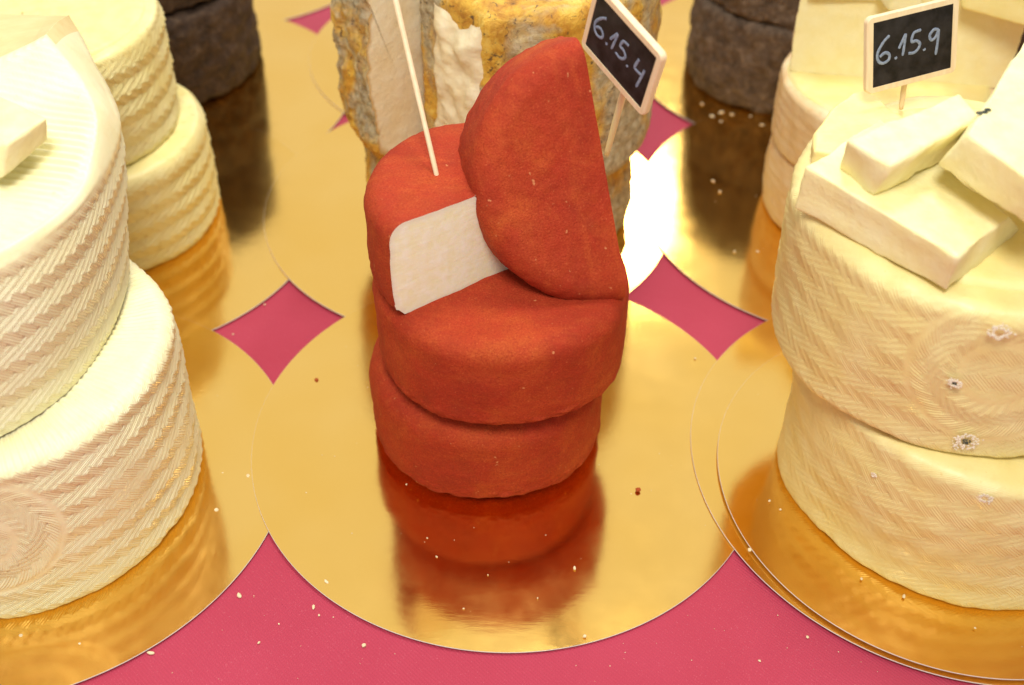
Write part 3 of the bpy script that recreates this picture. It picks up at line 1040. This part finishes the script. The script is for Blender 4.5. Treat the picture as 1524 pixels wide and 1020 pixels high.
spot(t_up, 'mould_spot', on_side(t_up, -100.5, 0.0905, 0.0796), 0.0052, MOULD_WHITE, True, 3, MOULD_DARK)
spot(t_low, 'mould_spot', on_side(t_low, -137.5, 0.0601, 0.0838), 0.0018, MOULD_WHITE, False, 4)
spot(t_low, 'mould_spot', on_side(t_low, -108.2, 0.0723, 0.0828), 0.0030, MOULD_WHITE, True, 5)

TZ = 0.1545   # top of the tan stack
# long slab
c8 = [(0.1108, 0.3842, TZ + 0.0012), (0.1572, 0.3342, TZ + 0.0012), (0.1965, 0.3725, TZ + 0.0008), (0.1480, 0.4250, TZ + 0.0008),
      (0.1118, 0.3845, TZ + 0.0205), (0.1562, 0.3320, TZ + 0.0185), (0.1835, 0.3585, TZ + 0.0170), (0.1490, 0.4230, TZ + 0.0195)]
o = link_mesh('cheese_slab', hexa('cheese_slab', c8, 21, 0.0010, 0.0006), None, PASTE_CREAM)
tag(o, 'long pale slab jutting over the front of the tan waxy stack', 'cheese slab')
# short bar lying on the slab
c8 = [(0.1245, 0.3855, 0.1735), (0.1335, 0.3655, 0.1735), (0.1730, 0.3965, 0.1735), (0.1655, 0.4190, 0.1735),
      (0.1222, 0.3775, 0.1920), (0.1352, 0.3600, 0.1920), (0.1765, 0.3930, 0.1930), (0.1740, 0.4120, 0.1930)]
o = link_mesh('cheese_bar', hexa('cheese_bar', c8, 25, 0.0022, 0.0007), None, PASTE_CREAM)
tag(o, 'short thick pale bar lying across the slab, below the right price sign', 'cheese bar')
# wedge at the right edge
c8 = [(0.1565, 0.3735, 0.1835), (0.1790, 0.3365, 0.1835), (0.2600, 0.3700, 0.1720), (0.2180, 0.4600, 0.1760),
      (0.1605, 0.3645, 0.2030), (0.1810, 0.3270, 0.2010), (0.2600, 0.3680, 0.1980), (0.2150, 0.4570, 0.2000)]
t = link_mesh('cheese_wedge', hexa('cheese_wedge', c8, 29, 0.0014, 0.0005), None, PASTE_CREAM)
tag(t, 'large pale wedge propped on the slab at the right edge, specks on its rind', 'cheese wedge')
for p in ((0.1712, 0.3800, 0.2028), (0.1730, 0.3818, 0.2028), (0.1690, 0.3790, 0.2030)):
    bm = bmesh.new()
    bmesh.ops.create_icosphere(bm, subdivisions=2, radius=0.0009)
    for v in bm.verts:
        v.co = Vector((v.co.x * random.uniform(1, 1.8), v.co.y, v.co.z * 0.6)) + Vector(p)
    me = bpy.data.meshes.new('dark_speck')
    bm.to_mesh(me)
    bm.free()
    link_mesh('dark_speck', me, t, MOULD_DARK)
# rounded slice behind the slab
poly = [(0.1217, 0.4129), (0.1240, 0.4260), (0.1294, 0.4357), (0.1350, 0.4460), (0.1411, 0.4530), (0.1470, 0.4600), (0.1529, 0.4623), (0.1575, 0.4560), (0.1618, 0.4452), (0.1760, 0.4120), (0.1500, 0.4020)]
o = link_mesh('cheese_slice', prism('cheese_slice', dense(poly, 0.0016), TZ + 0.0005, 0.1645, 31, 0.002, 0.0004, 5), None, PASTE_YELLOW)
tag(o, 'flat rounded yellow slice peeping out behind the slab on the tan stack', 'cheese slice')

# ------------------------------------------------------------------ price signs
def catmull(pts, n=10):
    P = [np.array(p, float) for p in pts]
    if len(P) < 3:
        return [P[0] + (P[1] - P[0]) * k / n for k in range(n + 1)]
    out = []
    for i in range(len(P) - 1):
        p1, p2 = P[i], P[i + 1]
        p0 = P[i - 1] if i else p1 * 2 - p2
        p3 = P[i + 2] if i + 2 < len(P) else p2 * 2 - p1
        for s in np.arange(n) / n:
            out.append(0.5 * (2 * p1 + (p2 - p0) * s + (2 * p0 - 5 * p1 + 4 * p2 - p3) * s * s + (3 * p1 - p0 - 3 * p2 + p3) * s ** 3))
    out.append(P[-1])
    return out

def stroke(V, F, pts, w, yf, hgt=0.00025, seed=0):
    """a raised chalk-pen line in the sign's local xz plane, front at y = yf (towards -y)"""
    L = [np.array(p) for p in pts]
    n = len(L)
    g = np.random.default_rng(seed + 5)
    base = len(V)
    k = 7
    for i, p in enumerate(L):
        a = L[max(0, i - 1)]
        b = L[min(n - 1, i + 1)]
        d = b - a
        d = d / (np.linalg.norm(d) + 1e-9)
        nr = np.array([-d[1], d[0]])
        ww = w * (0.9 + 0.22 * g.random())
        if i in (0, n - 1):
            ww *= 0.55
        for j in range(k):
            s = -1 + 2 * j / (k - 1)
            V.append((p[0] + nr[0] * s * ww, yf - hgt * (1 - s * s) + (0.0001 if abs(s) == 1 else 0), p[1] + nr[1] * s * ww))
    for i in range(n - 1):
        for j in range(k - 1):
            F.append((base + i * k + j, base + i * k + j + 1, base + (i + 1) * k + j + 1, base + (i + 1) * k + j))

SIX = [[(.205, .25), (.13, .33), (.06, .48), (.07, .60), (.13, .655), (.20, .62), (.205, .54), (.15, .50), (.085, .545)]]
DOT = [[(.285, .60), (.295, .64)]]
ONE = [[(.325, .49), (.37, .38), (.405, .30), (.395, .45), (.375, .615)]]
FIVE = [[(.60, .285), (.55, .29), (.505, .315), (.485, .43), (.545, .435), (.590, .49), (.575, .56), (.52, .61), (.445, .60)]]
DOT2 = [[(.645, .585), (.655, .62)]]
NINE = [[(.825, .35), (.77, .33), (.715, .40), (.735, .48), (.785, .46), (.825, .36), (.82, .52), (.80, .73)]]
FOUR = [[(.785, .30), (.765, .40), (.755, .50), (.80, .515), (.875, .50)], [(.895, .37), (.875, .55), (.85, .76)]]

def rounded_rect(w, h, r, n=6):
    pts = []
    for cx, cz, a0 in ((w / 2 - r, h / 2 - r, 0), (-w / 2 + r, h / 2 - r, 90), (-w / 2 + r, -h / 2 + r, 180), (w / 2 - r, -h / 2 + r, 270)):
        for i in range(n + 1):
            a = R(a0 + 90 * i / n)
            pts.append((cx + r * math.cos(a), cz + r * math.sin(a)))
    return pts

def price_sign(label, loc, rot, w, h, glyphs, fx, fz, stick):
    t = thing('price_sign', label, 'price sign', loc)
    t.rotation_euler = rot
    th = 0.0030
    iw, ih = w * fx, h * fz
    out = rounded_rect(w, h, 0.0026)
    inn = rounded_rect(iw, ih, 0.0003)
    n = len(out)
    prof_ = [(inn, 1.0, -0.0000), (inn, 1.0, -th / 2), (out, 0.985, -th / 2), (out, 1.0, -th / 2 + 0.0005), (out, 1.0, th / 2 - 0.0004), (out, 0.985, th / 2), (inn, 1.0, th / 2), (inn, 1.0, 0.0)]
    V = [(x * s, y, z * s) for ring, s, y in prof_ for x, z in ring]
    link_mesh('frame', mesh_from(V, grid_faces(len(prof_), n, True), 'frame', smooth=False), t, WOOD)
    # the black writing board, set a little behind the frame's face
    V, F = [], []
    bm = bmesh.new()
    bmesh.ops.create_cube(bm, size=1)
    for v in bm.verts:
        v.co = Vector((v.co.x * (iw + 0.0002), v.co.y * (th - 0.0006), v.co.z * (ih + 0.0002)))
    bmesh.ops.bevel(bm, geom=bm.edges[:], offset=0.0001, segments=1, affect='EDGES')
    me = bpy.data.meshes.new('writing_board')
    bm.to_mesh(me)
    bm.free()
    bd = link_mesh('writing_board', me, t, SLATE)
    yf = -(th - 0.0006) / 2 - 0.00002
    for k, (nm, g) in enumerate(glyphs):
        V, F = [], []
        for s in g:
            pts = [((u - 0.5) * iw, (0.5 - v) * ih) for u, v in s]
            stroke(V, F, catmull(pts, 8), 0.00074, yf, 0.0002, k)
        link_mesh(nm, mesh_from(V, F, nm), bd, CHALK)
    # stick, in world space, brought into the sign's space
    Mi = (Matrix.Translation(Vector(loc)) @ Matrix.Rotation(rot[2], 4, 'Z') @ Matrix.Rotation(rot[1], 4, 'Y') @ Matrix.Rotation(rot[0], 4, 'X')).inverted()
    a, b = Vector(stick[0]), Mi @ Vector(stick[1])
    link_mesh('stick', rod(a, b, stick[2], stick[2] * 0.8), t, WOOD)
    return t

def rod(a, b, r0, r1, n=14, m=14, flat=1.0):
    a, b = Vector(a), Vector(b)
    d = (b - a).normalized()
    u = d.orthogonal().normalized()
    v = d.cross(u)
    rows = []
    prof_ = [(0.0, 0.02), (0.0, 0.8), (0.004, 1.0)] + [(i / m, 1.0) for i in range(1, m)] + [(0.996, 0.95), (1.0, 0.7), (1.0, 0.02)]
    for f, s in prof_:
        p = a + (b - a) * f
        rr = (r0 + (r1 - r0) * f) * s * (1 + 0.03 * math.sin(f * 23))
        for j in range(n):
            q = 2 * math.pi * j / n
            rows.append(p + u * rr * math.cos(q) + v * rr * math.sin(q) * flat)
    return mesh_from(rows, grid_faces(len(prof_), n, True), 'stick')

SC1 = 0.885
price_sign('black chalk price sign reading 6.15.4, tilted beside the upright red half',
           (0.0465 * SC1, 0.4735 * SC1, CAM_H + (0.1755 - CAM_H) * SC1), (0.0258, 0.2752, -0.9745), 0.05 * SC1, 0.036 * SC1,
           [('digit_six', SIX), ('dot', DOT), ('digit_one', ONE), ('digit_five', FIVE), ('dot', DOT2), ('digit_four', FOUR)], 0.88, 0.83,
           ((0.0040, 0.0030, -0.0120), (0.0405, 0.4450, 0.1400), 0.0016))
SC2 = 0.90
price_sign('black chalk price sign reading 6.15.9, standing among the pale cut pieces',
           (0.1848 * SC2, 0.5084 * SC2, CAM_H + (0.1615 - CAM_H) * SC2), (-0.2693, -0.0529, 0.3822), 0.05 * SC2, 0.036 * SC2,
           [('digit_six', SIX), ('dot', DOT), ('digit_one', ONE), ('digit_five', FIVE), ('dot', DOT2), ('digit_nine', NINE)], 0.87, 0.85,
           ((0.0000, 0.0028, -0.0120), (0.1690, 0.4570, 0.1580), 0.0013))
o = link_mesh('wooden_stick', rod((-0.0322, 0.4165, 0.1440), (-0.0609, 0.4834, 0.2400), 0.0011, 0.0015, flat=0.9), None, WOOD)
tag(o, 'long pale wooden stick planted in the top of the lying red half', 'wooden stick')

# ------------------------------------------------------------------ crumbs
def crumb_mesh(seed):
    bm = bmesh.new()
    bmesh.ops.create_icosphere(bm, subdivisions=2, radius=1.0)
    P = np.array([tuple(v.co) for v in bm.verts])
    d = 1 + 0.32 * nz(P, 0.35, 200 + seed) + 0.15 * nz(P, 0.9, 230 + seed)
    for v, p, k in zip(bm.verts, P, d):
        v.co = Vector(p * k * [1, 1, 0.6])
    me = bpy.data.meshes.new('cheese_crumb')
    bm.to_mesh(me)
    bm.free()
    return me
CM = [crumb_mesh(i) for i in range(5)]
for m_ in CM:
    m_.materials.append(CRUMB)
CR = crumb_mesh(9)
CR.materials.append(CRUMB_RED)
def crumbs(name, pts, z, label, group, size, meshes):
    for i, p in enumerate(pts):
        o = bpy.data.objects.new(name, meshes[i % len(meshes)])
        COL.objects.link(o)
        s = size * (p[2] if len(p) > 2 else random.uniform(0.55, 1.1))
        o.scale = (s * random.uniform(0.8, 1.5), s * random.uniform(0.7, 1.0), s)
        zz = z if z is not None else 0.0
        o.location = (p[0], p[1], zz + s * 0.35)
        o.rotation_euler = (0, 0, random.uniform(0, 6.28))
        tag(o, p[3] if len(p) > 3 else label, 'crumb', group)
crumbs('cheese_crumb', [(-0.1172, 0.3096, 1.6, 'fat pale crumb on the pink cloth below the left corner of the centre board'), (-0.0604, 0.2853, 1.5, 'fat pale crumb on the pink cloth just below the centre board rim'), (-0.1047, 0.2858, 1.0), (-0.0842, 0.3042), (-0.0813, 0.3001), (-0.149, 0.2801, 1.2, 'pale crumb on the pink cloth beside the front left board rim'), (-0.1386, 0.5055, 0.9, 'upper pale crumb on the pink cloth diamond left of the red stack'), (-0.1516, 0.4804, 0.7, 'lower pale crumb on the pink cloth diamond left of the red stack'), (0.1277, 0.2927, 0.9, 'lone pale crumb on the pink cloth near the doubled right boards'), (-0.0979, 0.2953, 0.6), (0.1056, 0.2807, 0.6)],
       CLOTH_Z - 0.0003, 'pale cheese crumb on the pink tablecloth between the boards', 'crumbs on the tablecloth', 0.0008, CM)
crumbs('cheese_crumb', [(-0.0799, 0.3163, 1.3, 'pale crumb near the lower left rim of the centre gold board'), (0.0326, 0.29, 1.2, 'pale crumb by the lower right rim of the centre gold board'), (0.0294, 0.3257, 1.2, 'longish pale crumb in the mirror image of the red stack'), (-0.0323, 0.3308, 0.6), (-0.0491, 0.3734, 0.6), (-0.0372, 0.3414, 0.6), (-0.0091, 0.3213, 0.6), (0.0977, 0.4646, 1.0, 'pale crumb near the upper right rim of the centre gold board'), (-0.0191, 0.3033, 0.5), (0.0128, 0.3092, 0.5)],
       0.0, 'pale crumb on the gold board of the red cheeses', 'crumbs on the centre board', 0.0007, CM)
for p, lb in (((-0.1011, 0.4432), 'red-brown crumb on the gold board left of the red stack'), ((0.0609, 0.3715), 'red-brown crumb on the gold board right of the red stack')):
    crumbs('rind_crumb', [p + (1.1,)], 0.0005, lb, None, 0.0010, [CR])
crumbs('cheese_crumb', [(-0.1255, 0.3778, 1.0), (-0.1361, 0.3564, 1.1), (-0.1377, 0.3793, 0.6), (-0.2051, 0.2867, 0.9), (-0.1793, 0.2832, 0.6)],
       -0.0009, 'pale crumb on the gold board of the big pale cheeses', 'crumbs on the front left board', 0.0010, CM)
crumbs('cheese_crumb', [(0.1081, 0.335, 1.0), (0.1554, 0.32, 0.9), (0.172, 0.311, 0.9), (0.1215, 0.3639, 0.6), (0.1257, 0.3587, 0.7), (0.1985, 0.2953, 0.6)],
       0.0030, 'pale crumb on the upper gold board of the tan waxy cheeses', 'crumbs on the doubled boards', 0.0009, CM)
crumbs('cheese_crumb', [(0.1262, 0.6305), (0.129, 0.6188), (0.1304, 0.5575), (0.144, 0.5578)],
       0.0006, 'pale crumb on the gold board of the beige cheeses', 'crumbs on the right back board', 0.0010, CM)
crumbs('cheese_crumb', [(0.1348, 0.7092, 1.2), (0.1413, 0.7138, 1.3), (0.1484, 0.7114, 1.3), (0.1296, 0.725, 1.2), (0.1399, 0.7024, 1.0), (0.1673, 0.6989, 1.2), (0.1611, 0.71, 0.8)],
       0.0002, 'pale crumb beside the dark grey cheese on its gold board', 'crumbs by the dark grey cheese', 0.0010, CM)
# dust of tiny specks, far too many to count
def speck_dust():
    V, F = [], []
    g = np.random.default_rng(5)
    def add(x, y, z, s):
        b = len(V)
        for dx, dy, dz in ((1, 0, 0), (0, 1, 0), (-1, 0, 0), (0, -1, 0), (0, 0, 0.8)):
            V.append((x + dx * s * g.uniform(0.6, 1.4), y + dy * s * g.uniform(0.6, 1.4), z + dz * s))
        for q in range(4):
            F.append((b + q, b + (q + 1) % 4, b + 4))
    for _ in range(50):
        x, y = g.uniform(-0.11, 0.10), g.uniform(0.29, 0.50)
        if (x + 0.002) ** 2 + (y - 0.407) ** 2 < 0.118 ** 2:
            add(x, y, -TA * (x + 0.002) + TB * (y - 0.407) + 0.0001, g.uniform(0.00012, 0.00032))
    for _ in range(70):
        x, y = g.uniform(-0.16, 0.22), g.uniform(0.255, 0.31)
        if all((x - a) ** 2 + (y - b) ** 2 > 0.128 ** 2 for a, b in ((-0.002, 0.407), (-0.2308, 0.3765), (0.2136, 0.3942))):
            add(x, y, CLOTH_Z - 0.0002, g.uniform(0.00012, 0.0003))
    for c in ((-0.2308, 0.3765, 0), (0.2087, 0.3802, 0.0028), (0.2036, 0.605, 0)):
        for _ in range(22):
            a, r_ = g.uniform(0, 6.28), 0.105 * math.sqrt(g.random())
            x, y = c[0] + r_ * math.cos(a), c[1] + r_ * math.sin(a)
            add(x, y, c[2] - TA * (x - c[0]) + TB * (y - c[1]) + 0.0001, g.uniform(0.00012, 0.0003))
    o = link_mesh('crumb_dust', mesh_from(V, F, 'crumb_dust'), None, CRUMB)
    o['kind'] = 'stuff'
    o['label'] = 'fine pale cheese dust scattered on the gold boards and pink cloth'
speck_dust()
